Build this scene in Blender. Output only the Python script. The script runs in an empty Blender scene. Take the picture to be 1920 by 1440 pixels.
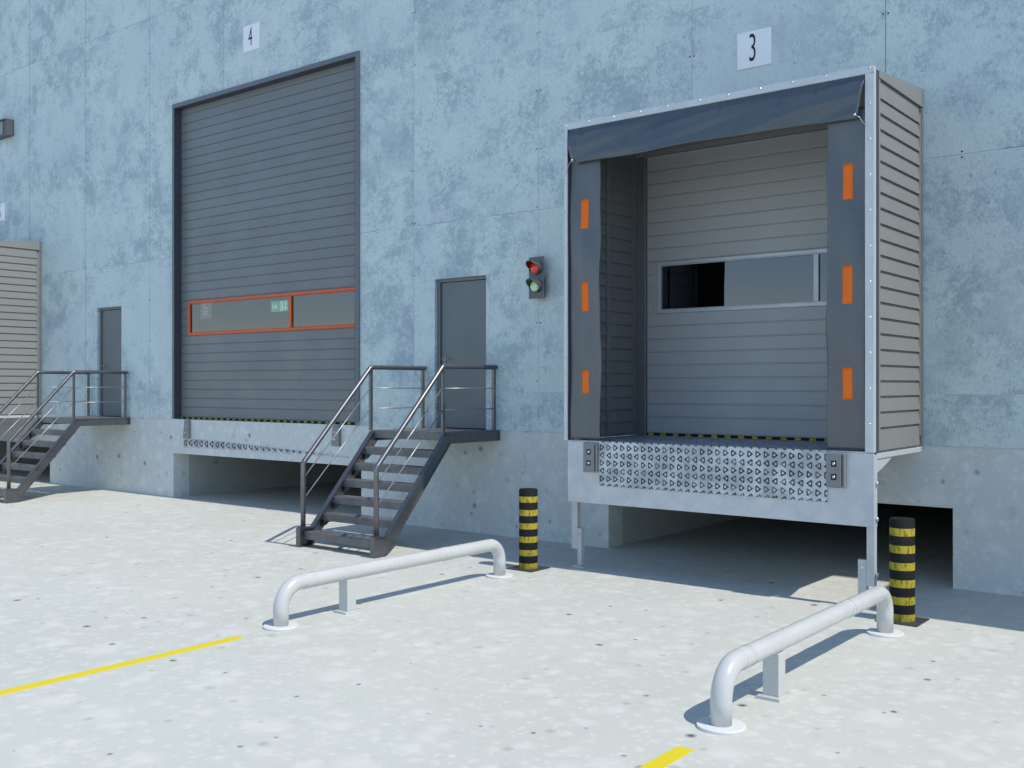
import bpy, bmesh, math, random
from mathutils import Vector, Matrix
random.seed(7)
S = bpy.context.scene
COL = S.collection
R = math.radians

# ------------------------------------------------------------------ camera
cam_d = bpy.data.cameras.new('camera'); cam = bpy.data.objects.new('camera', cam_d); COL.objects.link(cam)
cam.location = (0, -10.6, 2.0)
cam.rotation_euler = (R(90), 0, R(38.2805))
cam_d.sensor_width = 36.0; cam_d.lens = 36.0*1926/1920; cam_d.shift_y = 0.0008
cam_d.clip_start = 0.05; cam_d.clip_end = 3000
S.camera = cam

# ------------------------------------------------------------------ world, sun, exposure
SUN_EL, SUN_BACK = 56.0, 0.3          # sun stands along +x, a hair behind the wall
w = bpy.data.worlds.new('World'); S.world = w; w.use_nodes = True
nt = w.node_tree; nt.nodes.clear()
sky = nt.nodes.new('ShaderNodeTexSky'); sky.sky_type = 'NISHITA'; sky.sun_disc = False
sky.sun_elevation = R(SUN_EL); sky.sun_rotation = R(90-SUN_BACK)
sky.air_density = 1.0; sky.dust_density = 0.1; sky.ozone_density = 2.6; sky.altitude = 100
bg = nt.nodes.new('ShaderNodeBackground'); bg.inputs[1].default_value = 0.15
wo = nt.nodes.new('ShaderNodeOutputWorld')
nt.links.new(sky.outputs[0], bg.inputs[0]); nt.links.new(bg.outputs[0], wo.inputs[0])
sl = bpy.data.lights.new('sun', 'SUN'); sl.energy = 2.7; sl.angle = R(0.5); sl.color = (1.0, 0.95, 0.85)
so = bpy.data.objects.new('sun', sl); COL.objects.link(so)
sd = Vector((math.cos(R(SUN_EL))*math.cos(R(SUN_BACK)), math.cos(R(SUN_EL))*math.sin(R(SUN_BACK)), math.sin(R(SUN_EL))))
so.rotation_euler = sd.to_track_quat('Z', 'Y').to_euler(); so.location = sd*60
S.view_settings.view_transform = 'Standard'; S.view_settings.look = 'None'
S.view_settings.exposure = 0.46; S.view_settings.gamma = 1.0; S.view_settings.use_curve_mapping = False
S.cycles.max_bounces = 8; S.cycles.diffuse_bounces = 5; S.cycles.use_denoising = True

# ------------------------------------------------------------------ node helper
class NB:
    def __init__(s, name):
        s.m = bpy.data.materials.new(name); s.m.use_nodes = True
        s.t = s.m.node_tree; s.t.nodes.clear()
        s.out = s.t.nodes.new('ShaderNodeOutputMaterial')
        s.b = s.t.nodes.new('ShaderNodeBsdfPrincipled')
        s.t.links.new(s.b.outputs[0], s.out.inputs[0])
    def n(s, kind, **k):
        x = s.t.nodes.new(kind)
        for a, v in k.items(): setattr(x, a, v)
        return x
    def set(s, sock, v):
        if isinstance(v, bpy.types.NodeSocket): s.t.links.new(v, sock)
        elif v is not None:
            if isinstance(v, (tuple, list)) and len(v) == 3 and len(sock.default_value) == 4: v = (*v, 1)
            sock.default_value = v
    def co(s): return s.n('ShaderNodeTexCoord').outputs['Object']
    def sep(s, v):
        x = s.n('ShaderNodeSeparateXYZ'); s.set(x.inputs[0], v); return x.outputs
    def comb(s, a, b, c):
        x = s.n('ShaderNodeCombineXYZ')
        for i, v in enumerate((a, b, c)): s.set(x.inputs[i], v)
        return x.outputs[0]
    def M(s, op, a, b=None, c=None):
        x = s.n('ShaderNodeMath', operation=op)
        s.set(x.inputs[0], a)
        if b is not None: s.set(x.inputs[1], b)
        if c is not None: s.set(x.inputs[2], c)
        return x.outputs[0]
    def V(s, op, a, b=None):
        x = s.n('ShaderNodeVectorMath', operation=op); s.set(x.inputs[0], a)
        if b is not None:
            if op == 'SCALE': s.set(x.inputs['Scale'], b)
            else: s.set(x.inputs[1], b)
        return x.outputs[0]
    def noise(s, v, sc, det=4, ro=0.5, dist=0.0, col=False):
        x = s.n('ShaderNodeTexNoise'); s.set(x.inputs['Vector'], v); x.inputs['Scale'].default_value = sc
        x.inputs['Detail'].default_value = det; x.inputs['Roughness'].default_value = ro; x.inputs['Distortion'].default_value = dist
        return x.outputs['Color' if col else 'Fac']
    def vor(s, v, sc, feat='F1', rnd=1.0, dim='3D'):
        x = s.n('ShaderNodeTexVoronoi', feature=feat, voronoi_dimensions=dim); s.set(x.inputs['Vector'], v)
        x.inputs['Scale'].default_value = sc; x.inputs['Randomness'].default_value = rnd
        return x.outputs
    def sm(s, v, a, b, lo=0.0, hi=1.0):
        x = s.n('ShaderNodeMapRange', interpolation_type='SMOOTHSTEP'); s.set(x.inputs[0], v)
        for i, q in zip((1, 2, 3, 4), (a, b, lo, hi)): s.set(x.inputs[i], q)
        return x.outputs[0]
    def mix(s, f, a, b, mode='MIX'):
        x = s.n('ShaderNodeMix', data_type='RGBA', blend_type=mode)
        s.set(x.inputs[0], f); s.set(x.inputs[6], a); s.set(x.inputs[7], b)
        return x.outputs[2]
    def bump(s, h, st=0.3, d=0.01):
        x = s.n('ShaderNodeBump'); x.inputs['Strength'].default_value = st; x.inputs['Distance'].default_value = d
        s.set(x.inputs['Height'], h); s.set(s.b.inputs['Normal'], x.outputs[0])
    def fin(s, col=None, rough=None, metal=None, spec=None):
        if col is not None: s.set(s.b.inputs['Base Color'], col)
        if rough is not None: s.set(s.b.inputs['Roughness'], rough)
        if metal is not None: s.set(s.b.inputs['Metallic'], metal)
        if spec is not None: s.b.inputs['Specular IOR Level'].default_value = spec
        return s.m

def worn(name, c, c2=None, rough=0.5, metal=0.0, sc=4.0, amt=0.5, spec=0.5, bump=0.0, stretch=(1, 1, 1)):
    """paint / metal with a soft blotchy change of tone and of gloss"""
    b = NB(name); v = b.V('MULTIPLY', b.co(), stretch)
    c2 = c2 or tuple(x*0.8 for x in c)
    n1 = b.noise(v, sc, 5, .6); n2 = b.noise(v, sc*9, 6, .7)
    f = b.sm(b.M('ADD', b.M('MULTIPLY', n1, .6), b.M('MULTIPLY', n2, .4)), .38, .62)
    f = b.M('MULTIPLY', f, amt)
    col = b.mix(f, c, c2)
    if bump: b.bump(n2, bump, .004)
    return b.fin(col, b.sm(n1, .3, .7, rough*.85, min(1, rough*1.15)), metal, spec)

# ---- concrete cladding panels: 2.21 m wide, 4.42 m tall, with joints and fixing holes
def m_wall():
    b = NB('cladding_concrete'); x, y, z = b.sep(b.co())[:3]
    px = b.M('DIVIDE', b.M('ADD', x, 3.5), 2.21); pz = b.M('DIVIDE', b.M('SUBTRACT', z, 4.25), 4.42)
    ix = b.M('FLOOR', px); iz = b.M('FLOOR', pz)
    # casting pattern inside a panel starts over at a line two metres up
    hz = b.M('GREATER_THAN', b.M('SUBTRACT', b.M('FRACT', pz), 0.47), 0.0)
    wn = b.n('ShaderNodeTexWhiteNoise', noise_dimensions='3D')
    b.set(wn.inputs['Vector'], b.comb(b.M('ROUND', b.M('DIVIDE', ix, 2.0)), iz, hz))
    off = b.V('SCALE', wn.outputs['Color'], 40.0)
    p = b.V('ADD', b.comb(x, z, 0.0), off)
    big = b.noise(p, .55, 5, .6, .3); mid = b.noise(p, 2.6, 8, .72); fine = b.noise(p, 13, 8, .8)
    grain = b.noise(b.V('MULTIPLY', p, (90, 22, 1)), 1.0, 3, .6)
    spk = b.noise(b.V('MULTIPLY', p, (52, 27, 1)), 1.0, 7, .80)
    m = b.M('ADD', b.M('ADD', b.M('MULTIPLY', big, .50), b.M('MULTIPLY', mid, .62)), b.M('ADD', b.M('MULTIPLY', fine, .45), b.M('MULTIPLY', spk, .45)))
    f = b.sm(m, .97, 1.14)
    hue = b.sm(b.noise(p, .8, 3, .5), .4, .62)
    light = b.mix(hue, (.59, .685, .665), (.56, .645, .65))
    dark = b.mix(hue, (.35, .44, .47), (.34, .415, .475))
    cloud = b.sm(b.M('ADD', b.M('MULTIPLY', b.noise(b.V('ADD', p, (21, 5, 0)), 1.1, 6, .68), .8), b.M('MULTIPLY', fine, .2)), .52, .60)
    light = b.mix(b.M('MULTIPLY', cloud, .40), light, dark)
    c = b.mix(b.M('MULTIPLY', f, .95), light, dark)
    # lighter worn skins
    sk = b.sm(b.M('ADD', b.M('MULTIPLY', b.noise(b.V('ADD', p, (9, 3, 0)), 1.7, 7, .65), .7), b.M('MULTIPLY', fine, .3)), .54, .60)
    c = b.mix(b.M('MULTIPLY', sk, .30), c, (.56, .67, .68))
    # pits and scratches
    pit = b.sm(b.noise(p, 26, 6, .7), .60, .69)
    pm = b.sm(b.noise(b.V('ADD', p, (0, 7, 0)), 1.3, 4, .6), .42, .60)
    c = b.mix(b.M('MULTIPLY', b.M('MULTIPLY', pit, pm), .9), c, (.16, .24, .29))
    g2 = b.sm(grain, .35, .65)
    c = b.mix(b.M('MULTIPLY', g2, .20), c, (.27, .36, .42))
    c = b.mix(b.M('MULTIPLY', b.sm(spk, .52, .66), .34), c, (.27, .35, .39))
    c = b.mix(b.M('MULTIPLY', b.sm(spk, .42, .34), .22), c, (.66, .76, .78))
    scr = b.noise(b.V('MULTIPLY', p, (14, 1.1, 1)), 1.0, 4, .7, .8)
    c = b.mix(b.M('MULTIPLY', b.sm(scr, .66, .72), .3), c, (.20, .28, .33))
    # joints
    dx = b.M('MULTIPLY', b.M('ABSOLUTE', b.M('SUBTRACT', px, b.M('ROUND', px))), 2.21)
    dz = b.M('MULTIPLY', b.M('ABSOLUTE', b.M('SUBTRACT', pz, b.M('ROUND', pz))), 4.42)
    jx = b.sm(dx, .0035, .0085, 1, 0); jz = b.sm(dz, .003, .006, 1, 0)
    w2 = b.n('ShaderNodeTexWhiteNoise', noise_dimensions='1D'); b.set(w2.inputs['W'], b.M('ROUND', px))
    brk = b.sm(b.noise(b.comb(x, z, 3.0), 1.6, 2, .5), .40, .6)
    jxs = b.M('MULTIPLY', jx, b.sm(w2.outputs['Value'], .2, .8, .35, .9))
    c = b.mix(jxs, c, (.13, .19, .24))
    dzs = b.M('SUBTRACT', pz, b.M('ROUND', pz))
    jl = b.sm(b.M('ABSOLUTE', b.M('ADD', b.M('MULTIPLY', dzs, 4.42), .007)), .002, .005, 1, 0)
    c = b.mix(b.M('MULTIPLY', jz, b.M('MULTIPLY_ADD', brk, .6, .3)), c, (.12, .16, .19))
    c = b.mix(b.M('MULTIPLY', jl, .7), c, (.66, .74, .78))
    jx2 = b.sm(b.M('ABSOLUTE', b.M('SUBTRACT', dx, .008)), .001, .004, 1, 0)
    c = b.mix(b.M('MULTIPLY', jx2, .22), c, (.6, .7, .75))
    # fixing holes: pairs beside the upright joints, pairs above and below the level ones
    hz_ = b.M('DIVIDE', b.M('SUBTRACT', z, 2.052), .747); ez = b.M('MULTIPLY', b.M('SUBTRACT', hz_, b.M('ROUND', hz_)), .747)
    ex = b.M('SUBTRACT', dx, .026)
    h1 = b.M('SQRT', b.M('ADD', b.M('MULTIPLY', ex, ex), b.M('MULTIPLY', ez, ez)))
    qx = b.M('MULTIPLY', px, 3.0); fx = b.M('MULTIPLY', b.M('SUBTRACT', qx, b.M('ROUND', qx)), 2.21/3)
    gz = b.M('SUBTRACT', dz, .028)
    h2 = b.M('SQRT', b.M('ADD', b.M('MULTIPLY', fx, fx), b.M('MULTIPLY', gz, gz)))
    hol = b.sm(b.M('MINIMUM', h1, h2), .007, .013, 1, 0)
    keep = b.sm(b.noise(b.comb(b.M('MULTIPLY', x, 6.0), b.M('MULTIPLY', z, 3.0), 0.0), 1.0, 1, .5), .40, .52)
    hol = b.M('MULTIPLY', hol, keep)
    c = b.mix(hol, c, (.015, .02, .03))
    hh = b.M('SUBTRACT', b.M('ADD', b.M('MULTIPLY', fine, .4), b.M('MULTIPLY', mid, .4)), b.M('ADD', hol, b.M('MAXIMUM', jx, jz)))
    b.bump(hh, .22, .006)
    return b.fin(c, .82, 0, .25)

def speck(b, p, sc, thr, r0, r1):
    """sparse soft spots: mask 0..1"""
    o = b.vor(p, sc, dim='2D'); col = b.sep(o['Color'])
    pick = b.M('GREATER_THAN', col[0], thr)
    rr = b.M('MULTIPLY_ADD', col[1], r1-r0, r0)
    d = b.M('DIVIDE', o['Distance'], rr)
    return b.M('MULTIPLY', b.sm(d, .12, 1.0, 1, 0), pick), col

def m_cast(name, base, alt, spot, plane='xy', k=1.0, spots=1.0, fl=.62, dt=0.0, rs=1.0):
    """cast concrete with pale aggregate flakes and sparse dark pock marks"""
    b = NB(name); x, y, z = b.sep(b.co())[:3]
    p = b.comb(x, y, 0.0) if plane == 'xy' else b.comb(b.M('SUBTRACT', x, y), z, 0.0)
    wob = b.V('SCALE', b.V('SUBTRACT', b.noise(p, 5.0, 4, .6, col=True), (.5, .5, .5)), .14)
    pw = b.V('ADD', p, wob)
    big = b.sm(b.noise(p, .35, 4, .55), .35, .65); mid = b.noise(p, 3.2, 6, .62)
    c = b.mix(big, base, tuple(q*.94 for q in base))
    c = b.mix(b.sm(mid, .38, .66, 0, .5), c, alt)
    flake = tuple(min(.95, q*1.16) for q in base)
    for i, (sc, thr) in enumerate(((2.6*k, .55), (4.8*k, .45), (9*k, .5), (17*k, .6))):
        msk, col = speck(b, b.V('ADD', pw, (i*7.3, i*3.1, 0)), sc, thr, .22, .5)
        tint = b.mix(col[2], flake, tuple(q*r for q, r in zip(flake, (.99, .955, 1.02))))
        c = b.mix(b.M('MULTIPLY', msk, fl), c, tint)
    msk, col = speck(b, b.V('ADD', pw, (31, 17, 0)), 6*k, .62, .15, .4)
    c = b.mix(b.M('MULTIPLY', msk, .35), c, tuple(q*.82 for q in base))
    fine = b.noise(p, 34, 6, .7)
    c = b.mix(b.sm(fine, .3, .75, 0, .12), c, tuple(q*.6 for q in base))
    for i, (sc, thr, r0, r1, st) in enumerate(((1.35, .70, .03, .075, .95), (2.3, .80, .03, .075, .70), (2.6, .70, .05, .16, .26))):
        ps = b.V('ADD', b.V('ADD', p, b.V('SCALE', wob, .15)), (i*5.7+2, i*9.2, 0))
        msk, col = speck(b, ps, sc, thr-dt, r0*rs, r1*rs)
        c = b.mix(b.M('MULTIPLY', msk, st*spots), c, spot)
    b.bump(b.M('ADD', b.M('MULTIPLY', mid, .5), b.M('MULTIPLY', fine, .3)), .12, .006)
    return b.fin(c, b.sm(mid, .3, .7, .62, .85), 0, .3)

def m_tread(nm='tread_plate_steel', pu=.0845, pv=.0825, ov=-.029, ou=.045, par=101.0, k=1.0):
    b = NB(nm); x, y, z = b.sep(b.co())[:3]
    v = b.M('SUBTRACT', z, y)
    vv = b.M('DIVIDE', b.M('ADD', v, ov), pv); row = b.M('FLOOR', vv)
    flip = b.M('MULTIPLY_ADD', b.M('MODULO', b.M('ADD', row, par), 2.0), -2.0, 1.0)
    lu = b.M('MULTIPLY', b.M('SUBTRACT', b.M('FRACT', b.M('DIVIDE', b.M('ADD', x, ou), pu)), .5), pu)
    lu = b.M('ADD', b.M('MULTIPLY', b.M('MULTIPLY', lu, flip), 1/k), .006)
    lv = b.M('MULTIPLY', b.M('SUBTRACT', b.M('FRACT', vv), .5), pv/k)
    d = b.M('SMOOTH_MAX', b.M('SUBTRACT', b.M('MULTIPLY', lu, -1.0), .0135),
            b.M('SUBTRACT', b.M('ADD', b.M('MULTIPLY', lu, .56), b.M('MULTIPLY', b.M('SMOOTH_MAX', lv, b.M('MULTIPLY', lv, -1.0), .010), .80)), .0142), .008)
    co = b.co(); n = b.noise(co, 5, 5, .6); nf = b.noise(co, 55, 4, .7)
    ad = b.M('ABSOLUTE', b.M('SUBTRACT', d, .002))
    rad = b.M('SQRT', b.M('ADD', b.M('POWER', b.M('SUBTRACT', lu, .003), 2.0), b.M('POWER', lv, 2.0)))
    rc = b.M('MAXIMUM', ad, b.M('SUBTRACT', rad, .0285))          # rounds the corners off
    ring = b.sm(rc, .0048, .0088, 1, 0)
    wear = b.sm(b.noise(co, 12, 3, .6), .30, .55, .6, 1.0)
    c = b.mix(b.sm(n, .38, .62), (.36, .38, .41), (.60, .64, .67))
    c = b.mix(b.sm(nf, .35, .75, 0, .35), c, (.24, .26, .28))
    inner = b.sm(d, -.006, .0, 1, 0)
    c = b.mix(b.M('MULTIPLY', inner, b.sm(n, .4, .6, .15, .6)), c, (.72, .75, .78))
    c = b.mix(b.M('MULTIPLY', ring, wear), c, (.020, .028, .036))
    grime = b.sm(b.noise(b.V('ADD', co, (4, 2, 1)), 6, 5, .75), .64, .70)
    c = b.mix(b.M('MULTIPLY', grime, .85), c, (.03, .03, .035))
    b.bump(b.sm(d, -.004, .004, 1, 0), .6, .004)
    return b.fin(c, b.sm(n, .3, .7, .42, .6), .35, .5)

def m_striped(name, axis, period, duty, phase, c1, c2):
    b = NB(name); co = b.co(); s = b.sep(co)[axis]
    t = b.M('FRACT', b.M('DIVIDE', b.M('ADD', s, phase), period))
    f = b.M('LESS_THAN', t, duty)
    n = b.noise(b.V('MULTIPLY', co, (1, 1, .35)), 38, 7, .75); n2 = b.noise(co, 14, 5, .7)
    c1d = b.mix(b.sm(n, .47, .66), c1, tuple(q*.22 for q in c1))
    c2d = b.mix(b.sm(n, .5, .75), c2, tuple(min(1, q*1.7) for q in c2))
    c = b.mix(f, c2d, c1d)
    c = b.mix(b.sm(n2, .58, .74, 0, .5), c, (.05, .045, .03))
    b.bump(n, .12, .003)
    return b.fin(c, .75, 0, .18)

def m_glass():
    b = NB('window_glass'); t = b.t
    t.nodes.remove(b.b)
    tr = b.n('ShaderNodeBsdfTransparent'); tr.inputs[0].default_value = (.62, .66, .68, 1)
    gl = b.n('ShaderNodeBsdfGlossy'); gl.inputs['Roughness'].default_value = .0; gl.inputs[0].default_value = (1, .93, .97, 1)
    fr = b.n('ShaderNodeValue'); fr.outputs[0].default_value = .095
    mx = b.n('ShaderNodeMixShader')
    t.links.new(fr.outputs[0], mx.inputs[0]); t.links.new(tr.outputs[0], mx.inputs[1]); t.links.new(gl.outputs[0], mx.inputs[2])
    t.links.new(mx.outputs[0], b.out.inputs[0])
    return b.m

def m_emit(name, c, base, st):
    b = NB(name); b.set(b.b.inputs['Emission Color'], c); b.b.inputs['Emission Strength'].default_value = st
    n = b.noise(b.co(), 60, 3, .6)
    return b.fin(b.mix(b.sm(n, .35, .65), base, tuple(q*.55 for q in base)), .15, 0, .8)

MT = {}
MT['wall'] = m_wall()
MT['plinth'] = m_cast('plinth_concrete', (.60, .63, .61), (.55, .58, .58), (.05, .055, .06), 'xz', .8, .70, .55, .22, 1.4)
MT['ground'] = m_cast('yard_concrete', (.555, .56, .505), (.52, .525, .475), (.06, .06, .055), 'xy', .8, .95)
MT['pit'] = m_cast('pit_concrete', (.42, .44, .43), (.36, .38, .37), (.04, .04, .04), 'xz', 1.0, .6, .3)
MT['dark'] = worn('warehouse_inside', (.10, .10, .11), rough=.9)
MT['tread'] = m_tread()
MT['tread_w'] = m_tread('worn_lip_steel', .152, .150, -.056, .0, 100.0, 1.8)
MT['glass'] = m_glass()
MT['door'] = worn('grey_door_paint', (.385, .395, .40), (.36, .37, .375), .42, 0, 1.5, .6, .45)
MT['door_d'] = worn('slate_door_paint', (.165, .178, .185), (.150, .163, .172), .42, 0, 1.5, .6, .45)
MT['mandoor'] = worn('personnel_door_paint', (.14, .158, .165), (.132, .15, .158), .45, 0, 1.5, .6, .45)
MT['frame_d'] = worn('slate_frame_paint', (.115, .13, .15), (.13, .145, .165), .42, 0, 3, .5, .5)
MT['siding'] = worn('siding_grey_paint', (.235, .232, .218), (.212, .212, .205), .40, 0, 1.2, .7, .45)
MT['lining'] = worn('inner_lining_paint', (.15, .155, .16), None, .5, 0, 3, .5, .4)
MT['jamb'] = worn('door_jamb_paint', (.13, .135, .14), None, .5, 0, 3, .5, .4)
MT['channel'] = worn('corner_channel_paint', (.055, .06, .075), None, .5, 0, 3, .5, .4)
MT['galv'] = worn('galvanised_sheet', (.58, .61, .63), (.52, .55, .57), .48, .25, 5, .8, .5, .05)
MT['beam'] = worn('galvanised_beam', (.56, .58, .60), (.49, .51, .53), .55, .2, 6, .9, .4, .08)
MT['alu'] = worn('aluminium_trim', (.50, .53, .56), (.45, .48, .51), .4, .3, 5, .5)
MT['steel_d'] = worn('dark_stair_steel', (.135, .14, .15), (.165, .17, .175), .30, .72, 5, .8, .5, .05)
MT['tread_d'] = worn('stair_tread_steel', (.17, .17, .172), (.12, .12, .125), .5, .35, 6, .8, .5, .05)
MT['rail'] = worn('handrail_steel', (.17, .17, .18), (.21, .21, .22), .38, .75, 8, .6)
MT['rod'] = worn('rod_steel', (.40, .40, .40), (.34, .34, .34), .42, .8, 8, .5)
MT['white'] = worn('white_pipe_paint', (.55, .555, .545), (.48, .49, .485), .26, 0, 7, .7, .5, .03, (1, .6, 1))
MT['white2'] = worn('white_plate_paint', (.70, .70, .69), (.66, .665, .66), .5, 0, 9, .4)
MT['boll'] = m_striped('bollard_bands', 2, .1443, .45, -.005, (.36, .29, .03), (.010, .010, .011))
MT['edge'] = m_striped('hazard_edge', 0, .166, .42, 0, (.42, .38, .03), (.012, .013, .018))
MT['plate_b'] = worn('dark_base_plate', (.045, .045, .05), (.065, .065, .07), .5, .3, 8, .7)
MT['yellow'] = worn('yellow_line_paint', (.72, .57, .018), (.66, .53, .03), .6, 0, 3, .6, .3)
MT['rubber'] = worn('dock_bumper_rubber', (.215, .215, .22), (.235, .235, .24), .6, 0, 9, .7, .4)
MT['fabric'] = worn('curtain_fabric', (.070, .082, .098), (.084, .092, .105), .30, 0, 2.5, .8, .75, .05)
MT['fabric_t'] = worn('top_curtain_fabric', (.054, .076, .100), (.070, .086, .104), .28, 0, 2.5, .8, .6, .05)
MT['black'] = worn('black_rubber', (.02, .02, .022), None, .7)
MT['orange'] = worn('orange_marker', (.80, .155, .006), (.75, .14, .006), .5, 0, 9, .4, .3)
MT['orange_f'] = worn('orange_window_frame', (.66, .085, .006), (.60, .075, .006), .4, 0, 6, .5)
MT['sign'] = worn('sign_plate', (.80, .82, .84), (.76, .78, .81), .4, 0, 4, .5)
MT['digit'] = worn('black_lettering', (.006, .006, .007), None, .6)
MT['bolt'] = worn('zinc_bolt', (.62, .64, .66), None, .25, .8, 20, .5)
MT['handle'] = worn('door_handle_steel', (.30, .31, .33), None, .35, .8, 20, .5)
MT['red'] = m_emit('red_lens', (1, .05, .0), (.55, .035, .004), .10)
MT['green'] = m_emit('green_lens', (.35, 1, .45), (.62, .85, .58), .05)
MT['red_in'] = worn('red_visor_lining', (.16, .012, .010), None, .5)
MT['green_in'] = worn('green_visor_lining', (.05, .11, .035), None, .5)
MT['light_h'] = worn('signal_housing_paint', (.115, .125, .14), None, .5, 0, 6, .5)
MT['visor'] = worn('signal_visor_paint', (.07, .075, .08), None, .45, 0, 12, .5)
MT['exit_g'] = m_emit('exit_sign_green', (.10, .50, .28), (.05, .4, .2), .55)
MT['exit_w'] = m_emit('exit_sign_white', (.8, 1, .9), (.8, .8, .8), .55)
MT['dim_w'] = m_emit('dim_sign_white', (.8, .8, .85), (.7, .7, .7), .28)
MT['dim_g'] = m_emit('dim_sign_grey', (.3, .28, .3), (.3, .3, .3), .22)
MT['lamp'] = worn('floodlight_paint', (.075, .078, .082), (.09, .09, .094), .5, 0, 5, .5)
MT['lampglass'] = worn('floodlight_lens', (.22, .22, .21), (.19, .19, .18), .35)

# ------------------------------------------------------------------ mesh builder
class MB:
    def __init__(s): s.v = []; s.f = []; s.smooth = []
    def add(s, vs, fs, sm=False):
        k = len(s.v); s.v += [tuple(q) for q in vs]
        s.f += [tuple(i+k for i in f) for f in fs]; s.smooth += [sm]*len(fs)
        return s
    def box(s, x0, x1, y0, y1, z0, z1):
        return s.add([(x0,y0,z0),(x1,y0,z0),(x1,y1,z0),(x0,y1,z0),(x0,y0,z1),(x1,y0,z1),(x1,y1,z1),(x0,y1,z1)],
            [(0,3,2,1),(4,5,6,7),(0,1,5,4),(1,2,6,5),(2,3,7,6),(3,0,4,7)])
    def prism(s, pts, axis, a, b):
        """extrude a 2-D outline (in the two other axes, in order) along axis from a to b"""
        def P(p, t):
            if axis == 'x': return (t, p[0], p[1])
            if axis == 'y': return (p[0], t, p[1])
            return (p[0], p[1], t)
        n = len(pts); vs = [P(p, a) for p in pts]+[P(p, b) for p in pts]
        fs = [tuple(range(n))[::-1], tuple(range(n, 2*n))]+[(i, (i+1) % n, (i+1) % n+n, i+n) for i in range(n)]
        return s.add(vs, fs)
    def cyl(s, p0, p1, r0, r1=None, n=24, caps=True):
        r1 = r0 if r1 is None else r1
        p0, p1 = Vector(p0), Vector(p1); d = (p1-p0).normalized()
        u = d.orthogonal().normalized(); v = d.cross(u)
        vs = []
        for p, r in ((p0, r0), (p1, r1)):
            for i in range(n):
                a = 2*math.pi*i/n; vs.append(p+u*(r*math.cos(a))+v*(r*math.sin(a)))
        s.add(vs, [(i, (i+1) % n, (i+1) % n+n, i+n) for i in range(n)], True)
        if caps: s.add(vs, [tuple(range(n))[::-1], tuple(range(n, 2*n))])
        return s
    def tube(s, path, r, n=16, caps=True):
        path = [Vector(p) for p in path]; rs = r if isinstance(r, (list, tuple)) else [r]*len(path)
        t0 = (path[1]-path[0]).normalized(); u = t0.orthogonal().normalized(); vs = []
        for i, p in enumerate(path):
            if i == 0: t = t0
            elif i == len(path)-1: t = (path[-1]-path[-2]).normalized()
            else: t = ((path[i]-path[i-1]).normalized()+(path[i+1]-path[i]).normalized()).normalized()
            u = (u-t*u.dot(t)).normalized(); v = t.cross(u)
            for j in range(n):
                a = 2*math.pi*j/n; vs.append(p+(u*math.cos(a)+v*math.sin(a))*rs[i])
        fs = []
        for i in range(len(path)-1):
            for j in range(n):
                k = (j+1) % n; fs.append((i*n+j, i*n+k, (i+1)*n+k, (i+1)*n+j))
        s.add(vs, fs, True)
        if caps: s.add(vs, [tuple(range(n))[::-1], tuple(range(len(vs)-n, len(vs)))])
        return s
    def dome(s, c, r, h, d=(0, -1, 0), n=10, m=4):
        c = Vector(c); d = Vector(d); u = d.orthogonal().normalized(); v = d.cross(u); vs = []
        for i in range(m):
            a = math.pi/2*i/m
            for j in range(n):
                t = 2*math.pi*j/n; vs.append(c+(u*math.cos(t)+v*math.sin(t))*r*math.cos(a)+d*h*math.sin(a))
        vs.append(c+d*h); fs = []
        for i in range(m-1):
            for j in range(n):
                k = (j+1) % n; fs.append((i*n+j, i*n+k, (i+1)*n+k, (i+1)*n+j))
        for j in range(n): fs.append(((m-1)*n+j, (m-1)*n+(j+1) % n, m*n))
        return s.add(vs, fs, True)
    def grid(s, fn, nu, nv):
        vs = [fn(i/nu, j/nv) for j in range(nv+1) for i in range(nu+1)]
        fs = [(j*(nu+1)+i, j*(nu+1)+i+1, (j+1)*(nu+1)+i+1, (j+1)*(nu+1)+i) for j in range(nv) for i in range(nu)]
        return s.add(vs, fs, True)
    def obj(s, name, mat, parent=None, bev=0.0, merge=False, solid=0.0, fixn=True):
        me = bpy.data.meshes.new(name); me.from_pydata(s.v, [], s.f)
        for p, q in zip(me.polygons, s.smooth): p.use_smooth = q
        if fixn:
            bm = bmesh.new(); bm.from_mesh(me)
            bmesh.ops.remove_doubles(bm, verts=bm.verts, dist=1e-5)
            bmesh.ops.recalc_face_normals(bm, faces=bm.faces); bm.to_mesh(me); bm.free()
        me.materials.append(MT[mat] if isinstance(mat, str) else mat)
        o = bpy.data.objects.new(name, me); COL.objects.link(o)
        if parent: o.parent = parent
        if solid:
            q = o.modifiers.new('thick', 'SOLIDIFY'); q.thickness = solid; q.offset = 0
        if bev:
            q = o.modifiers.new('bevel', 'BEVEL'); q.width = bev; q.segments = 2; q.limit_method = 'ANGLE'; q.angle_limit = R(40); q.harden_normals = False
        return o

def bend(pts, rad, n=8):
    """round the corners of a polyline"""
    pts = [Vector(p) for p in pts]; out = [pts[0]]
    for i in range(1, len(pts)-1):
        a, p, c = pts[i-1], pts[i], pts[i+1]; r = rad[i-1] if isinstance(rad, (list, tuple)) else rad
        d0 = (a-p).normalized(); d1 = (c-p).normalized(); ang = d0.angle(d1); t = r/math.tan(ang/2)
        s0 = p+d0*t; cen = p+(d0+d1).normalized()*(r/math.sin(ang/2))
        v0 = s0-cen; v1 = p+d1*t-cen; tot = v0.angle(v1); ax = v0.cross(v1).normalized()
        for k in range(n+1): out.append(cen+Matrix.Rotation(tot*k/n, 3, ax) @ v0)
    return out+[pts[-1]]

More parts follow.
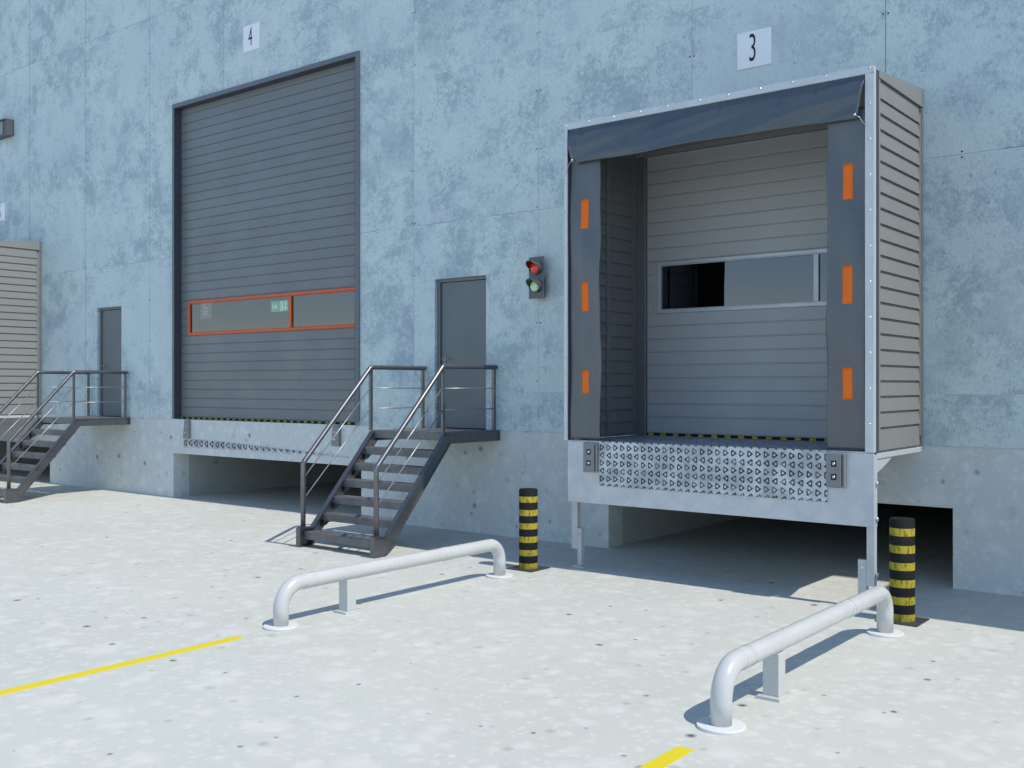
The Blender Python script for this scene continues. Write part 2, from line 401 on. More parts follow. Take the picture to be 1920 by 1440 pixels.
def tag(o, label, cat, group=None):
    o['label'] = label; o['category'] = cat
    if group: o['group'] = group
    return o
def thing(name, loc, label, cat, group=None):
    o = bpy.data.objects.new(name, None); COL.objects.link(o); o.location = loc
    o.empty_display_size = .2
    return tag(o, label, cat, group)
def dup(o, loc, label, parent=None):
    def cp(q, par):
        c = q.copy(); COL.objects.link(c); c.parent = par
        for ch in list(q.children): cp(ch, c)
        return c
    c = cp(o, parent); c.location = loc; c['label'] = label
    return c
def text_obj(name, body, mat, parent, x, z, y, size, sx=1.0, ext=.001, bold=0.0, yaw=0.0):
    cu = bpy.data.curves.new(name, 'FONT'); cu.body = body; cu.size = size; cu.align_x = 'CENTER'; cu.align_y = 'CENTER'
    cu.extrude = ext; cu.offset = bold
    t = bpy.data.objects.new(name, cu); COL.objects.link(t)
    bpy.context.view_layer.update()
    me = bpy.data.meshes.new_from_object(t.evaluated_get(bpy.context.evaluated_depsgraph_get()))
    bpy.data.objects.remove(t)
    me.transform(Matrix.Diagonal((sx, 1, 1, 1))); me.transform(Matrix.Rotation(R(90), 4, 'X'))
    me.transform(Matrix.Translation((x, y, z)))
    me.materials.clear(); me.materials.append(MT[mat])
    o = bpy.data.objects.new(name, me); COL.objects.link(o); o.parent = parent
    return o

# ------------------------------------------------------------------ setting
g = MB().add([(-700, -700, 0), (700, -700, 0), (700, 700, 0), (-700, 700, 0)], [(0, 1, 2, 3)]).obj('ground', 'ground')
g['kind'] = 'structure'

# ------------------------------------------------------------------ warehouse
SP5, SP2 = -17.55, 6.42                       # shifts of the far and the off-frame dock from the near one
wh = thing('warehouse', (0, 0, 0), 'long warehouse front clad in mottled blue grey concrete panels above a paler concrete plinth', 'warehouse')
XL, XR, TOP = -60.0, 22.0, 13.5
D3 = (-6.335, -3.30, 1.395, 4.70)
D4 = (-15.94, -11.30, 1.395, 6.89)
def sh(r, d): return (r[0]+d, r[1]+d, r[2], r[3])
MD1 = (-9.728, -8.800, 1.395, 3.472); MD2 = (-18.540, -17.690, 1.395, 3.480)
def holed(mb, x0, x1, z0, z1, yf, yb, holes):
    xs = sorted({x0, x1, *[h[0] for h in holes], *[h[1] for h in holes]})
    zs = sorted({z0, z1, *[h[2] for h in holes], *[h[3] for h in holes]})
    def solid(i, j):
        if i < 0 or j < 0 or i >= len(xs)-1 or j >= len(zs)-1: return False
        cx, cz = (xs[i]+xs[i+1])/2, (zs[j]+zs[j+1])/2
        return not any(h[0] < cx < h[1] and h[2] < cz < h[3] for h in holes)
    for i in range(len(xs)-1):
        for j in range(len(zs)-1):
            if not solid(i, j): continue
            a, b, c, d = xs[i], xs[i+1], zs[j], zs[j+1]
            mb.add([(a,yf,c),(b,yf,c),(b,yf,d),(a,yf,d)], [(0,1,2,3)]); mb.add([(a,yb,c),(b,yb,c),(b,yb,d),(a,yb,d)], [(3,2,1,0)])
            if not solid(i-1, j): mb.add([(a,yf,c),(a,yb,c),(a,yb,d),(a,yf,d)], [(3,2,1,0)])
            if not solid(i+1, j): mb.add([(b,yf,c),(b,yb,c),(b,yb,d),(b,yf,d)], [(0,1,2,3)])
            if not solid(i, j-1): mb.add([(a,yf,c),(b,yf,c),(b,yb,c),(a,yb,c)], [(3,2,1,0)])
            if not solid(i, j+1): mb.add([(a,yf,d),(b,yf,d),(b,yb,d),(a,yb,d)], [(0,1,2,3)])
    return mb
dh = [D3, sh(D3, SP5), sh(D3, SP2), D4, MD1, MD2]
holed(MB(), XL, XR, 1.397, TOP, -.012, .24, dh).obj('cladding_wall', 'wall', wh, merge=True)
pits = [(-6.86, -2.85), (-16.03, -11.22), (-24.4, -20.36), (-6.86+SP2, -2.85+SP2)]
ph = [(a, b, -.3, .787) for a, b in pits]
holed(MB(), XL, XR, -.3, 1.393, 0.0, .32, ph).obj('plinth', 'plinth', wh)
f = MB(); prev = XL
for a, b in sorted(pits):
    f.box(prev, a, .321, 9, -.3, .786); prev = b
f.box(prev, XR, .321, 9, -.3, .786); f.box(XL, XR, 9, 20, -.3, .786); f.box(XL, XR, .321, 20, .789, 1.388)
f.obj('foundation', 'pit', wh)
MB().box(XL, XR, .05, 20, TOP, TOP+.3).obj('roof', 'dark', wh)
m = MB().box(XL, XR, 20, 20.3, 0, TOP).box(XL-.3, XL, 0, 20.3, 0, TOP).box(XR, XR+.3, 0, 20.3, 0, TOP)
m.obj('rear_wall', 'dark', wh)

def sectional_door(r, yf, pitch, first, win, mat, framemat, strip, mull, name='sectional_door', dark_frame=True):
    """leaf of lapped slats with a glazed section; win = (x0, x1, z0, z1)"""
    x0, x1, z0, z1 = r; zb = z0+.035
    leaf = MB(); holed(leaf, x0-.02, x1+.02, zb, z1+.03, yf+.012, yf+.045, [win])
    zs = [first-k*pitch for k in range(60)]; zs = [q for q in zs if q > zb+.04]
    zs = [z1+.03]+zs+[zb]
    for a, b in zip(zs[:-1], zs[1:]):
        t, bo = a-.004, b+.004
        sl = [(x0, x1, bo, t)]
        if bo < win[3] and t > win[2]:
            sl = []
            if t > win[3]+.01: sl.append((x0, x1, win[3], t))
            if bo < win[2]-.01: sl.append((x0, x1, bo, win[2]))
            lo, hi = max(bo, win[2]), min(t, win[3])
            if win[0]-.075 > x0: sl.append((x0, win[0]-.075, lo, hi))
            if win[1] < x1-.05: sl.append((win[1], x1, lo, hi))
        for (a0, a1, c0, c1) in sl:
            # each slat has a slim ridge along its foot, so the joint reads as a double line
            leaf.prism([(yf+.0125, c0), (yf-.002, c0), (yf-.002, c0+.006), (yf+.003, c0+.009), (yf, c0+.016), (yf, c1), (yf+.0125, c1)], 'x', a0, a1)
    leaf.box(win[0]-.072, win[0]-.002, yf-.001, yf+.0125, win[2]+.002, win[3]-.002)
    L = leaf.obj(name, mat, wh)
    e = MB().box(x0+.002, x1, yf-.014, yf+.03, z0+.004, zb-.002); e.obj('bottom_seal', 'edge', L)
    # window frame with top, foot and side members butted, standing a little proud
    t = .038; wx0, wx1, wz0, wz1 = win
    fr = MB().box(wx0, wx1, yf-.018, yf+.03, wz1-t, wz1).box(wx0, wx1, yf-.018, yf+.03, wz0, wz0+t)
    fr.box(wx0, wx0+t, yf-.018, yf+.03, wz0+t, wz1-t).box(wx1-t, wx1, yf-.018, yf+.03, wz0+t, wz1-t)
    s_ = .012
    fr.box(wx0+t, wx1-t, yf-.008, yf+.03, wz1-t-s_, wz1-t-.0005).box(wx0+t, wx1-t, yf-.008, yf+.03, wz0+t+.0005, wz0+t+s_)
    fr.obj('window_frame', framemat, L, .003)
    cuts = [wx0+t]+[q for q in mull]+[wx1-t]
    for q in mull:
        MB().box(q-.028, q+.028, yf-.0165, yf+.03, wz0+t+.013, wz1-t-.013).obj('mullion', framemat, L, .003)
    for k in range(len(cuts)-1):
        a = cuts[k]+(.029 if k else 0.001); b = cuts[k+1]-(.029 if k < len(mull) else .001)
        MB().box(a, b, yf+.008, yf+.014, wz0+t+.013, wz1-t-.013).obj('window_pane', 'glass', L)
    return L

# near dock door (behind the shelter), the off-frame one and the far one
for d in (0, SP2, SP5):
    r = sh(D3, d)
    L = sectional_door(r, .03, .1533, 4.53, (r[0]+.155, r[0]+3.0, 2.842, 3.448), 'door', 'alu', .0, [r[0]+2.09])
    if d == 0: L['label'] = 'grey slatted door inside the open dock shelter, with a pale framed window band'
    fr = MB().box(r[0]-.10, r[0]-.001, -.06, -.0125, 1.40, 4.80).box(r[1]+.001, r[1]+.09, -.06, -.0125, 1.40, 4.80).box(r[0]-.001, r[1]+.001, -.06, -.0125, 4.70, 4.80)
    fr.box(r[0]+.0002, r[0]+.008, -.0120, .028, 1.40, 4.699).box(r[1]-.008, r[1]-.0002, -.0120, .028, 1.40, 4.699)
    fr.obj('door_frame', 'jamb', L, .002)
# tall drive-in door with the orange window band
L4 = sectional_door(D4, .10, .1569, 6.78, (-15.70, -11.325, 2.870, 3.470), 'door_d', 'orange_f', .0, [-12.95])
L4['label'] = 'tall slate grey slatted door with an orange framed window band'
fx0, fx1, fz1 = D4[0], D4[1], D4[3]
fr = MB().box(fx0-.060, fx0-.0005, -.05, -.0125, 1.40, fz1+.070).box(fx1+.0005, fx1+.066, -.05, -.0125, 1.40, fz1+.070).box(fx0-.0005, fx1+.0005, -.05, -.0125, fz1+.0005, fz1+.070)
fr.obj('door_frame', 'frame_d', L4, .003)
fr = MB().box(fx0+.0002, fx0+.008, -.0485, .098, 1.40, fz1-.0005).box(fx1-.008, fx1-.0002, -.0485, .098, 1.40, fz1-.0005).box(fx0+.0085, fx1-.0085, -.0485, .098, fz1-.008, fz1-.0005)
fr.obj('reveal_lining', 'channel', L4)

def personnel_door(r):
    x0, x1, z0, z1 = r
    d = MB().box(x0+.062, x1-.004, .062, .10, z0+.012, z1-.05).obj('personnel_door', 'mandoor', wh, .003)
    MB().box(x0+.003, x0+.055, .035, .12, z0+.002, z1-.004).box(x0+.055, x1-.002, .035, .12, z1-.044, z1-.004).obj('door_frame', 'mandoor', d, .003)
    h = MB().cyl((x0+.125, .062, 2.36), (x0+.125, .050, 2.36), .027, n=20).cyl((x0+.125, .050, 2.36), (x0+.125, .005, 2.36), .010, n=12)
    h.tube(bend([(x0+.125, .012, 2.36), (x0+.20, .012, 2.36), (x0+.235, .018, 2.352)], .01, 3), .0095, 10)
    h.cyl((x0+.125, .062, 2.29), (x0+.125, .052, 2.29), .018, n=16)
    h.obj('door_handle', 'handle', d)
    for q in (1.72, 2.45, 3.18):
        MB().cyl((x1-.008, .052, q-.055), (x1-.008, .052, q+.055), .009, n=10).obj('hinge', 'channel', d)
    return d
personnel_door(MD1); personnel_door(MD2)

# ------------------------------------------------------------------ dock shelter (built at the near dock; origin at its foot on the wall line)
OX = -4.815
def L_(x): return x-OX
sx0, sx1 = L_(-6.50), L_(-3.13)        # outer faces
YF, SB, ST = -1.45, 1.395, 4.84
def make_shelter():
    t = thing('dock_shelter', (OX, 0, 0), 'box dock shelter under the number 3 sign, dark curtains and orange markers', 'dock shelter', 'dock shelters along the warehouse')
    # front flange: thin folded metal strip round the opening
    f = MB().box(sx0, sx1, YF, YF+.012, ST-.062, ST)
    f.box(sx0, sx0+.045, YF, YF+.012, SB, ST-.062).box(sx1-.078, sx1, YF, YF+.012, SB, ST-.062)
    f.box(sx1-.012, sx1, YF+.0125, YF+.065, SB, ST).box(sx0, sx0+.012, YF+.0125, YF+.065, SB, ST).box(sx0+.0125, sx1-.0125, YF+.0125, YF+.065, ST-.012, ST)
    fr = f.obj('front_frame', 'galv', t, .003)
    riv = MB().dome((0, 0, 0), .0145, .009).cyl((0, .002, 0), (0, -.001, 0), .018, n=12).obj('rivet', 'bolt', fr)
    first = [True]
    def rv(x, z):
        if first[0]: first[0] = False; o = riv
        else: o = riv.copy(); COL.objects.link(o); o.parent = fr
        o.location = (x, YF-.001, z)
    for k in range(11): rv(sx1-.036, ST-.02-k*.3172)
    for k in range(11): rv(sx0+.016, ST-.02-k*.3172)
    for q in (-6.18, -5.862, -5.537, -5.217, -4.849, -4.543, -4.21, -3.89, -3.568): rv(L_(q), ST-.02)
    # lapped side walls on a thin backing, and the trim round them
    for sgn, X in ((1, sx1), (-1, sx0)):
        def bx(m_, a, b, y0, y1, z0, z1):   # a, b measured outwards from the wall face
            lo, hi = sorted((X-sgn*a, X-sgn*b)); m_.box(lo, hi, y0, y1, z0, z1)
        m_ = MB(); bx(m_, .030, .042, -1.3115, -.005, SB+.01, 4.755)
        z = 4.578; zs = [4.755, 4.578]
        while zs[-1]-.142 > SB+.08: zs.append(zs[-1]-.142)
        zs.append(SB+.01)
        for k in range(len(zs)-1):
            a, b = zs[k], zs[k+1]+(.020 if k < len(zs)-2 else 0)
            if k == 0: b = zs[1]+.014
            if k == 1: a = zs[1]
            pts = [(X-sgn*.0295, a-.001), (X-sgn*.017, a-.001), (X-sgn*.004, b+.001), (X-sgn*.0295, b+.001)]
            m_.prism(pts, 'y', -1.262, -.105)
        bx(m_, .003, .0295, -1.3115, -1.263, SB+.01, 4.755)
        m_.obj('side_wall', 'siding', t)
        # inner lining: lapped too, framed by two upright posts
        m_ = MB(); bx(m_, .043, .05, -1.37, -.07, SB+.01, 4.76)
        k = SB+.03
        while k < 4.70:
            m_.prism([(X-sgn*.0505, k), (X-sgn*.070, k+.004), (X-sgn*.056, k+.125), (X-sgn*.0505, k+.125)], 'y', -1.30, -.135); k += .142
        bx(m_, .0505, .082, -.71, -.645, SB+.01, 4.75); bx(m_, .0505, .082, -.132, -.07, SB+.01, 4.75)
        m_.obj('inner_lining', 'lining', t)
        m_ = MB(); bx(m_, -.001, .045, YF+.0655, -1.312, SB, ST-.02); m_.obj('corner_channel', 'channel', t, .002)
        m_ = MB(); bx(m_, -.004, .028, -.062, -.013, SB+.02, 4.755); bx(m_, .006, .028, -.103, -.0625, SB+.10, 4.70)
        m_.obj('rear_post', 'siding', t, .002)
        # sloped flashing, taller at the wall
        lo, hi = sorted((X+sgn*.004, X-sgn*.035))
        MB().prism([(-1.311, 4.763), (-.013, 4.763), (-.013, 4.95), (-1.311, 4.826)], 'x', lo, hi).obj('flashing', 'siding', t, .002)
    MB().prism([(-1.37, 4.785), (-.013, 4.915), (-.013, 4.935), (-1.37, 4.805)], 'x', sx0+.036, sx1-.036).obj('roof_panel', 'siding', t)
    # top curtain
    ya = YF+.016
    def ytop(x, z):
        u = (x-sx0)/(sx1-sx0); h = (ST-.05-z)/.42
        return ya+.004+.011*math.sin(u*9.0+.6)*h+.007*math.sin(u*21+h*4)*h-.034*math.sin(math.pi*h)*(.6+.4*math.cos(u*6.0+.4)) \
            + .009*math.sin(u*15+h*9)*math.sin(math.pi*h)
    def ftop(u, v):
        z0 = ST-.05; zb = 4.400+.008*math.sin(u*7.5+3.6)+.006*math.sin(u*17)
        xa = sx0+.050+.085*max(0, v-.25); xb = sx1-.086-.055*max(0, v-.25)*1.4
        x = xa+(xb-xa)*u; z = z0+(zb-z0)*v
        return (x, ytop(x, z)-(.030+.018*math.sin(math.pi*min(1, max(0, u))))*max(0, v-.06), z)
    MB().grid(ftop, 90, 26).obj('top_curtain', 'fabric_t', t, solid=.004)
    # side curtains with their orange markers
    def ycur(x, z):
        return YF+.045+.009*math.sin(z*2.6+x*3)+.005*math.sin(z*5.7+x*11+1)+.003*math.sin(x*30+z*1.3)
    for sgn in (-1, 1):
        xo = sx0+.052 if sgn < 0 else sx1-.084
        xi = L_(-6.055) if sgn < 0 else L_(-3.57)
        def fc(u, v):
            z = 1.405+(4.50-1.405)*v
            e = xi+.005*math.sin(z*4.1+sgn)+.004*math.sin(z*9.3)-(.03 if sgn < 0 else -.025)*max(0, 1-abs(z-1.55)/.35)*.6*(-sgn if sgn > 0 else 1)
            x = xo+(e-xo)*u
            zz = z+(.012*math.sin(u*3.1) if v == 0 else 0)
            return (x, ycur(x, z), zz)
        c = MB().grid(fc, 16, 90).obj('side_curtain', 'fabric', t, solid=.004)
        for (za, zb_) in ((3.683, 4.008), (2.735, 3.085), (1.87, 2.16)) if sgn > 0 else ((3.685, 4.008), (2.795, 3.112), (1.91, 2.16)):
            xa, xb = (L_(-6.300), L_(-6.205)) if sgn < 0 else (L_(-3.427), L_(-3.333))
            def fm(u, v): 
                x = xa+(xb-xa)*u; z = za+(zb_-za)*v; return (x, ycur(x, z)-.0031, z)
            MB().grid(fm, 4, 10).obj('marker_strip', 'orange', c, solid=.001)
    # ties that hold the corners of the top curtain
    for p0, p1, p2 in (((-6.362, 4.425), (-6.40, 4.385), (-6.47, 4.30)), ((-3.285, 4.415), (-3.245, 4.39), (-3.20, 4.31))):
        c = MB().dome((L_(p0[0]), YF-.045, p0[1]), .013, .01).tube([(L_(p0[0]), YF-.047, p0[1]), (L_(p1[0]), YF-.045, p1[1]), (L_(p2[0]), YF-.006, p2[1])], .0028, 6)
        c.obj('corner_tie', 'bolt', t)
    # soffit trim behind the top curtain
    MB().box(sx0+.05, sx1-.05, -1.36, -.07, 4.752, 4.765).box(sx0+.09, sx1-.09, -.11, -.07, 4.70, 4.75).obj('ceiling_lining', 'siding', t)
    return t
shelter = make_shelter()
dup(shelter, (OX+SP5, 0, 0), 'grey lapped shelter side cut off by the left edge, beyond the far staircase')
dup(shelter, (OX+SP2, 0, 0), 'dock shelter out of view to the right of the near dock')

def make_leveller():
    t = thing('dock_leveller', (OX, 0, 0), 'galvanised loading platform on slim legs under the number 3 shelter, with a patterned steel lip', 'dock platform', 'loading platforms under the dock shelters')
    b0, b1 = L_(-6.452), L_(-3.13)
    MB().box(b0, b1-.004, YF+.006, YF+.03, .732, 1.388).obj('header_beam', 'beam', t, .003)
    # edge angles on the right and left end
    for sgn, X in ((1, b1), (-1, b0)):
        a, b = sorted((X, X-sgn*.006))
        MB().box(a, b, YF+.031 if sgn < 0 else YF+.004, YF+.095, .73, 1.375).obj('end_plate', 'beam', t)
        a, b = sorted((X-.002*sgn, X-sgn*.055))
        MB().box(a, b, YF+.096, -.02, 1.335, 1.384).obj('side_rail', 'beam', t, .003)
        a, b = sorted((X-.012*sgn, X-sgn*.018))
        g_ = [(-1.353, 1.334), (-1.353, 1.20), (-1.05, 1.282), (-.90, 1.334)]
        MB().prism(g_, 'x', a, b).obj('gusset', 'beam', t)
        # telescopic leg: upper box, lower sleeve, foot
        a, b = sorted((X-.004*sgn, X-sgn*.075)) if sgn > 0 else (X-.045, X+.030)
        leg = MB().box(a, b, YF+.032 if sgn > 0 else YF+.14, YF+.10 if sgn > 0 else YF+.21, .20, .731 if sgn > 0 else 1.33).obj('leg', 'beam', t, .004)
        o = .062*sgn
        yl0, yl1 = (YF+.035, YF+.095) if sgn > 0 else (YF+.142, YF+.205)
        if sgn > 0: a2, b2 = b1-.155, b1-.0755
        else: a2, b2 = b0+.0305, b0+.085
        MB().box(a2, b2, yl0, yl1, .0223, .43).obj('lower_leg', 'beam', leg, .004)
        MB().box(a2-.045, b2+.045, yl0-.04, yl1+.04, .0, .022).obj('foot_plate', 'beam', leg, .002)
        bz = MB()
        for q in (.36,): bz.cyl(((a2+b2)/2, yl0, q), ((a2+b2)/2, yl0-.012, q), .013, n=6)
        bz.obj('bolt', 'bolt', leg)
    for q in (1.12, .80, .30):
        MB().cyl((b1, YF+.065, q), (b1+.018, YF+.065, q), .021, n=6).obj('bolt', 'bolt', t)
    # patterned lip, folded over the beam, and the platform floor behind it
    q0, q1 = L_(-6.043), L_(-3.553)
    MB().box(q0, q1, YF-.006, YF+.0055, .928, 1.4005).obj('lip_plate', 'tread', t, .002)
    MB().box(L_(-6.445), L_(-3.2), YF+.0075, -.013, 1.389, 1.4005).obj('deck_plate', 'tread', t)
    for a, b, sl in ((-6.221, -6.045, 1), (-3.551, -3.376, 1)):
        a, b = L_(a), L_(b)
        bm_ = MB().box(a, b, YF-.036, YF+.0055, 1.068, 1.384).box(a+.004, b-.034, YF-.044, YF-.0365, 1.075, 1.376).obj('bumper', 'rubber', t, .004)
        MB().box(b-.030, b-.021, YF-.0385, YF-.0362, 1.085, 1.365).obj('slot', 'black', bm_)
        for z in (1.285, 1.165):
            cx = a+.075
            MB().box(cx-.026, cx+.026, YF-.0460, YF-.0442, z-.028, z+.028).obj('bolt_recess', 'black', bm_)
            MB().dome((cx, YF-.0462, z), .015, .010).obj('bolt', 'bolt', bm_)
    return t
lev = make_leveller()
dup(lev, (OX+SP5, 0, 0), 'loading platform edge behind the far staircase, at the left edge of the picture')
dup(lev, (OX+SP2, 0, 0), 'loading platform out of view to the right of the near dock')

# flat dock below the tall door: narrow lip strip and two bumpers fixed to the plinth
lip = thing('dock_lip', (-13.6, 0, .115), 'narrow sliver of patterned steel lip on the plinth under the tall door', 'dock lip')
MB().prism([(-2.10, .790), (2.12, .790), (2.12, .800), (-1.0, .918), (-2.10, .945)], 'y', -.011, -.0005).obj('lip_plate', 'tread_w', lip)
for i, (a, b, lab) in enumerate(((-15.635, -15.50, 'grey rubber bumper near the left end of the plinth under the tall door'), (-11.80, -11.66, 'grey rubber bumper seen through the stair rails beside the tall door'))):
    t = thing('dock_bumper', ((a+b)/2, 0, 1.07), lab, 'bumper', 'bumpers on the plinth under the tall door'); w_ = (b-a)/2
    MB().prism([(-.0005, .0), (-.075, .0), (-.045, .315), (-.0005, .315)], 'x', -w_, w_).obj('rubber_block', 'rubber', t, .004)
    for z in (.215, .10):
        y = -.075+.030*z/.315
        MB().dome((-.012, y-.0008, z), .016, .008).obj('bolt', 'bolt', t)

# ------------------------------------------------------------------ staircase
def make_stairs():
    X0, X1 = -9.935, -8.56; ox = -9.25
    t = thing('metal_staircase', (ox, 0, 0), 'dark steel staircase between the tall door and the near dock', 'staircase', 'steel staircases up to the personnel doors')
    a0, a1 = X0-ox, X1-ox
    prof = [(-2.31, 0), (-2.115, 0), (-2.085, .035), (-.985, 1.262), (-.012, 1.262), (-.012, 1.392), (-1.055, 1.392), (-2.085, .238), (-2.31, .238)]
    inner = [(-2.296, .014), (-2.12, .014), (-2.098, .042), (-.99, 1.277), (-.026, 1.277), (-.026, 1.378), (-1.05, 1.378), (-2.079, .224), (-2.296, .224)]
    for a, sgn in ((a0, 1), (a1, -1)):
        w_ = .072
        # channel section: web on the outer side is the full profile, flanges follow the edge
        m_ = MB(); n = len(prof); lo, hi = a, a+sgn*w_
        m_.prism(inner, 'x', *sorted((a+sgn*.010, a+sgn*.018)))
        for i in range(n):
            j = (i+1) % n; p, q, pi, qi = prof[i], prof[j], inner[i], inner[j]
            vs = [(lo, *p), (lo, *q), (lo, *qi), (lo, *pi), (hi, *p), (hi, *q), (hi, *qi), (hi, *pi)]
            m_.add(vs, [(0,1,2,3),(4,7,6,5),(0,4,5,1),(3,2,6,7)])
        m_.obj('stringer', 'steel_d', t)
        # triangular tread brackets
        for k in range(1, 6):
            y = -1.94+.179*(k-1)+.03; z = .19+.1985*k-.034
            lo2, hi2 = sorted((a+sgn*(w_+.001), a+sgn*(w_+.010)))
            MB().prism([(y-.02, z), (y+.17, z), (y+.02, z-.12), (y-.02, z-.12)], 'x', lo2, hi2).obj('tread_bracket', 'steel_d', t)
    i0, i1 = a0+.075, a1-.075
    for k in range(6):
        z = .19+.1985*k; y = -1.94+.179*(k-1) if k else -2.24; d = .19
        m_ = MB().prism([(y, z-.092), (y+.004, z-.092), (y+.008, z-.006), (y+d, z-.006), (y+d, z-.03), (y+d+.004, z-.03), (y+d+.004, z), (y, z)], 'x', i0, i1)
        m_.obj('tread', 'tread_d', t, .0015)
    # platform deck with nosing and cross beams
    MB().box(a0+.002, a1-.002, -1.0, -.014, 1.393, 1.399).box(i0, i1, -1.055, -1.047, 1.30, 1.399).box(i0, i1, -.035, -.027, 1.29, 1.392).box(i0, i1, -.55, -.54, 1.29, 1.392).obj('platform', 'tread_d', t, .001)
    for x, e in ((a0+.045, .0), (a1-.045, 0.0)):
        yl, yt, ye = -2.235, -1.085, -.045
        h = MB().tube(bend([(x, yl, .236), (x, yl, 1.035), (x, yt, 2.232), (x, ye, 2.232)], [.075, .06], 6), .031, 18)
        hr = h.obj('handrail', 'rail', t)
        MB().box(x-.055, x+.055, yl-.055, yl+.055, .2385, .246).obj('post_plate', 'steel_d', t, .001)
        for y in (yt, -.085):
            MB().box(x-.020, x+.020, y-.020, y+.020, 1.4, 2.205).obj('post', 'steel_d', t, .003)
        for z0, z1 in ((.86, 1.955), (.60, 1.685)):
            MB().cyl((x, yl+.02, z0), (x, yt-.015, z1), .0075, n=10).obj('rod', 'rod', t)
            MB().cyl((x, yt+.018, z1), (x, -.105, z1), .0075, n=10).obj('rod', 'rod', t)
    return t
st = make_stairs()
dup(st, (-9.25-8.84, 0, 0), 'farther dark steel staircase at the left edge of the picture, cut off by the frame')

# ------------------------------------------------------------------ wheel guides (white tube on two flanges and a post)
def make_guide(x, lab):
    t = thing('wheel_guide', (x, -3.70, 0), lab, 'wheel guide', 'white tubular wheel guides')
    r = .064; zc = .345; y0, y1 = -1.43, 1.435
    path = bend([(0, y0, .018), (0, y0, zc), (0, y1, zc), (0, y1, .018)], [.20, .165], 12)
    MB().tube(path, r, 32).obj('tube', 'white', t)
    for ya, yb in ((-1.205, -1.07), (.55, .62)):
        MB().cyl((0, ya, zc), (0, yb, zc), r+.0025, n=32).obj('sleeve', 'white', t, .0015)
    for y in (y0, y1):
        MB().cyl((0, y, 0), (0, y, .018), .142, n=48).obj('flange', 'white2', t, .003)
    p = MB().box(-.055, .055, -.745, -.640, .0205, zc-r+.012).obj('support_post', 'white', t, .004)
    MB().box(-.078, .078, -.79, -.60, 0, .020).obj('foot_plate', 'white', p, .002)
    return t
g1 = make_guide(-6.745, 'white tubular wheel guide on the yard in front of the near staircase')
dup(g1, (-2.760, -3.70, 0), 'white tubular wheel guide nearest the camera, at the lower right')

# ------------------------------------------------------------------ bollards
def make_bollard(x, lab):
    t = thing('bollard', (x, -1.71, 0), lab, 'bollard', 'black and yellow banded bollards')
    m_ = MB().cyl((0, 0, .0105), (0, 0, .860), .102, n=40, caps=False)
    m_.cyl((0, 0, .860), (0, 0, .868), .102, .094, n=40, caps=False)
    m_.cyl((0, 0, .868), (0, 0, .8681), .094, .0001, n=40, caps=False)
    m_.obj('post', 'boll', t)
    MB().box(-.175, .175, -.175, .175, 0, .010).obj('base_plate', 'plate_b', t, .003)
    return t
b1 = make_bollard(-6.79, 'black and yellow banded bollard left of the near dock shelter')
dup(b1, (-2.80, -1.71, 0), 'black and yellow banded bollard by the right leg of the near dock')

# ------------------------------------------------------------------ painted lines
l1 = MB().box(-6.78, -6.68, -16.0, -5.55, 0, .004).obj('painted_line', 'yellow')
tag(l1, 'long thin yellow line running in from the left edge of the yard', 'painted line', 'yellow lines painted on the yard')
l2 = MB().box(-2.80, -2.70, -16.0, -5.57, 0, .004).obj('painted_line', 'yellow')
tag(l2, 'short yellow line end at the bottom edge, before the nearest wheel guide', 'painted line', 'yellow lines painted on the yard')

# ------------------------------------------------------------------ number signs
def sign(x0, x1, z0, z1, ch, lab):
    t = thing('number_sign', ((x0+x1)/2, -.012, (z0+z1)/2), lab, 'sign', 'dock number signs')
    w_, h_ = (x1-x0)/2, (z1-z0)/2
    MB().box(-w_, w_, -.017, -.0005, -h_, h_).obj('plate', 'sign', t, .003)
    text_obj('number', ch, 'digit', t, -.015, 0.0, -.0195, .44, .48, .001, -.003)
    return t
sign(-5.136, -4.737, 5.515, 5.918, '3', 'white square sign with a black number 3 above the near dock shelter')
sign(-13.998, -13.594, 7.485, 7.91, '4', 'white square sign with a black number 4 above the tall door')
sign(-22.64, -22.24, 5.537, 5.91, '5', 'white sign cut off by the left edge, showing part of a number 5')

# ------------------------------------------------------------------ red and green signal
t = thing('dock_signal', (-7.868, -.012, 3.367), 'grey dock signal with a red lamp over a green lamp, beside the near shelter', 'signal light')
MB().box(-.12, .12, -.118, -.108, -.266, .266).obj('back_plate', 'light_h', t, .002)
MB().box(-.10, .058, -.1075, -.0005, -.245, .02).obj('housing', 'channel', t, .003)
for zc, lens, lin in ((.118, 'red', 'red_in'), (-.112, 'green', 'green_in')):
    MB().cyl((.008, -.1185, zc), (.008, -.165, zc), .078, n=32).obj('lens_ring', 'visor', t, .002)
    MB().dome((.008, -.1653, zc), .068, .022, n=28, m=6).obj('lens', lens, t)
    # hood: open at the foot, longest at the top; lining and shell are separate skins
    for rad, mat, nm in ((.0815, 'visor', 'visor'), (.0785, lin, 'visor_lining')):
        def fh(u, v):
            a = R(-35+250*u); top = max(0, math.sin(a))
            ln_ = .020+.115*top**.7 if top > 0 else .020*(1+math.sin(a)*1.5)
            y0 = -.1190 if nm == 'visor' else -.1655
            return (.008+rad*math.cos(a), y0+v*(-.1655-max(.004, ln_)-y0), zc+rad*math.sin(a))
        o = MB().grid(fh, 36, 6).obj(nm, mat, t, solid=.0015)

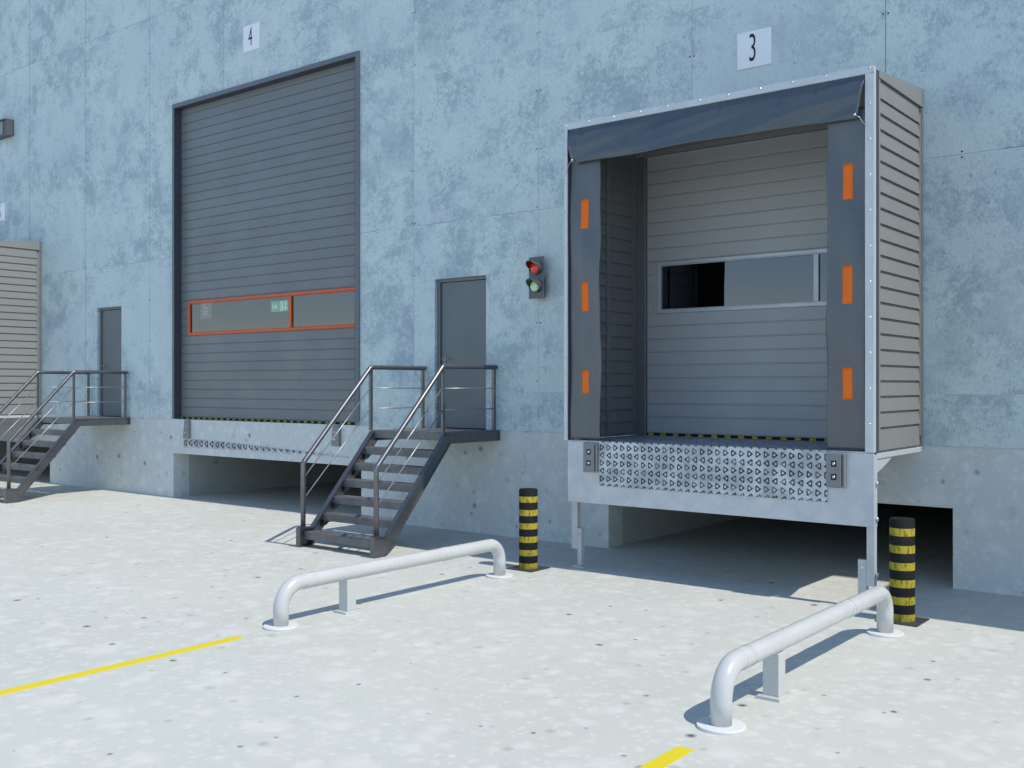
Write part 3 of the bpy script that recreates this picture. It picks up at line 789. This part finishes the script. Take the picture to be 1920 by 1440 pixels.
# ------------------------------------------------------------------ floodlight at the left edge
t = thing('wall_floodlight', (-22.05, -.012, 7.29), 'boxy grey floodlight high on the wall at the left edge', 'lamp')
MB().prism([(-.42, .0), (.20, .0), (.20, .35), (-.42, .35)], 'y', -.16, -.0005).obj('housing', 'lamp', t, .006)
MB().prism([(-.38, .03), (.02, .03), (.055, .12), (.055, .31), (-.38, .31)], 'y', -.172, -.1605).obj('lens', 'lampglass', t, .003)
MB().box(-.40, .19, -.20, -.1607, .318, .345).obj('hood', 'lamp', t, .002)

# ------------------------------------------------------------------ signs hanging inside behind the glass
t = thing('exit_sign', (-13.63, .42, 3.31), 'green exit sign hanging behind the orange framed window', 'sign')
MB().box(-.215, .215, 0, .012, -.09, .09).obj('panel', 'exit_g', t)
text_obj('lettering', 'Exit', 'exit_w', t, -.115, .0, -.004, .115, .75)
m_ = MB().box(.03, .105, -.004, -.0005, -.075, .075); m_.obj('doorway_symbol', 'exit_w', t)
mn = MB().cyl((.073, -.006, .045), (.073, -.004, .045), .012, n=12).prism([(.05, -.02), (.085, .03), (.06, .03), (.04, .0)], 'y', -.006, -.0042).prism([(.06, -.02), (.095, -.06), (.085, -.062), (.05, -.03)], 'y', -.006, -.0042).prism([(.05, -.02), (.06, -.02), (.045, -.065), (.038, -.06)], 'y', -.0062, -.0044)
mn.obj('running_figure', 'exit_g', t)
MB().prism([(.150, .075), (.178, .075), (.178, -.03), (.202, -.03), (.164, -.078), (.126, -.03), (.150, -.03)], 'y', -.004, -.0005).obj('arrow', 'exit_w', t)
MB().cyl((-.15, .006, .09), (-.15, .006, 10.19), .004, n=8).cyl((.15, .006, .09), (.15, .006, 10.19), .004, n=8).obj('hanger', 'rod', t)
t = thing('notice_sign', (-15.66, .42, 3.30), 'dim grey notice with white letters behind the left end of the orange framed window', 'sign')
MB().box(-.17, .15, 0, .012, -.12, .20).obj('panel', 'dim_g', t)
text_obj('lettering', 'DIT', 'dim_w', t, -.02, -.02, -.004, .13, .8)
text_obj('lettering', 'C,', 'dim_w', t, .0, .12, -.004, .2, .9)
MB().cyl((-.1, .006, .20), (-.1, .006, 10.2), .004, n=8).cyl((.1, .006, .20), (.1, .006, 10.2), .004, n=8).obj('hanger', 'rod', t)
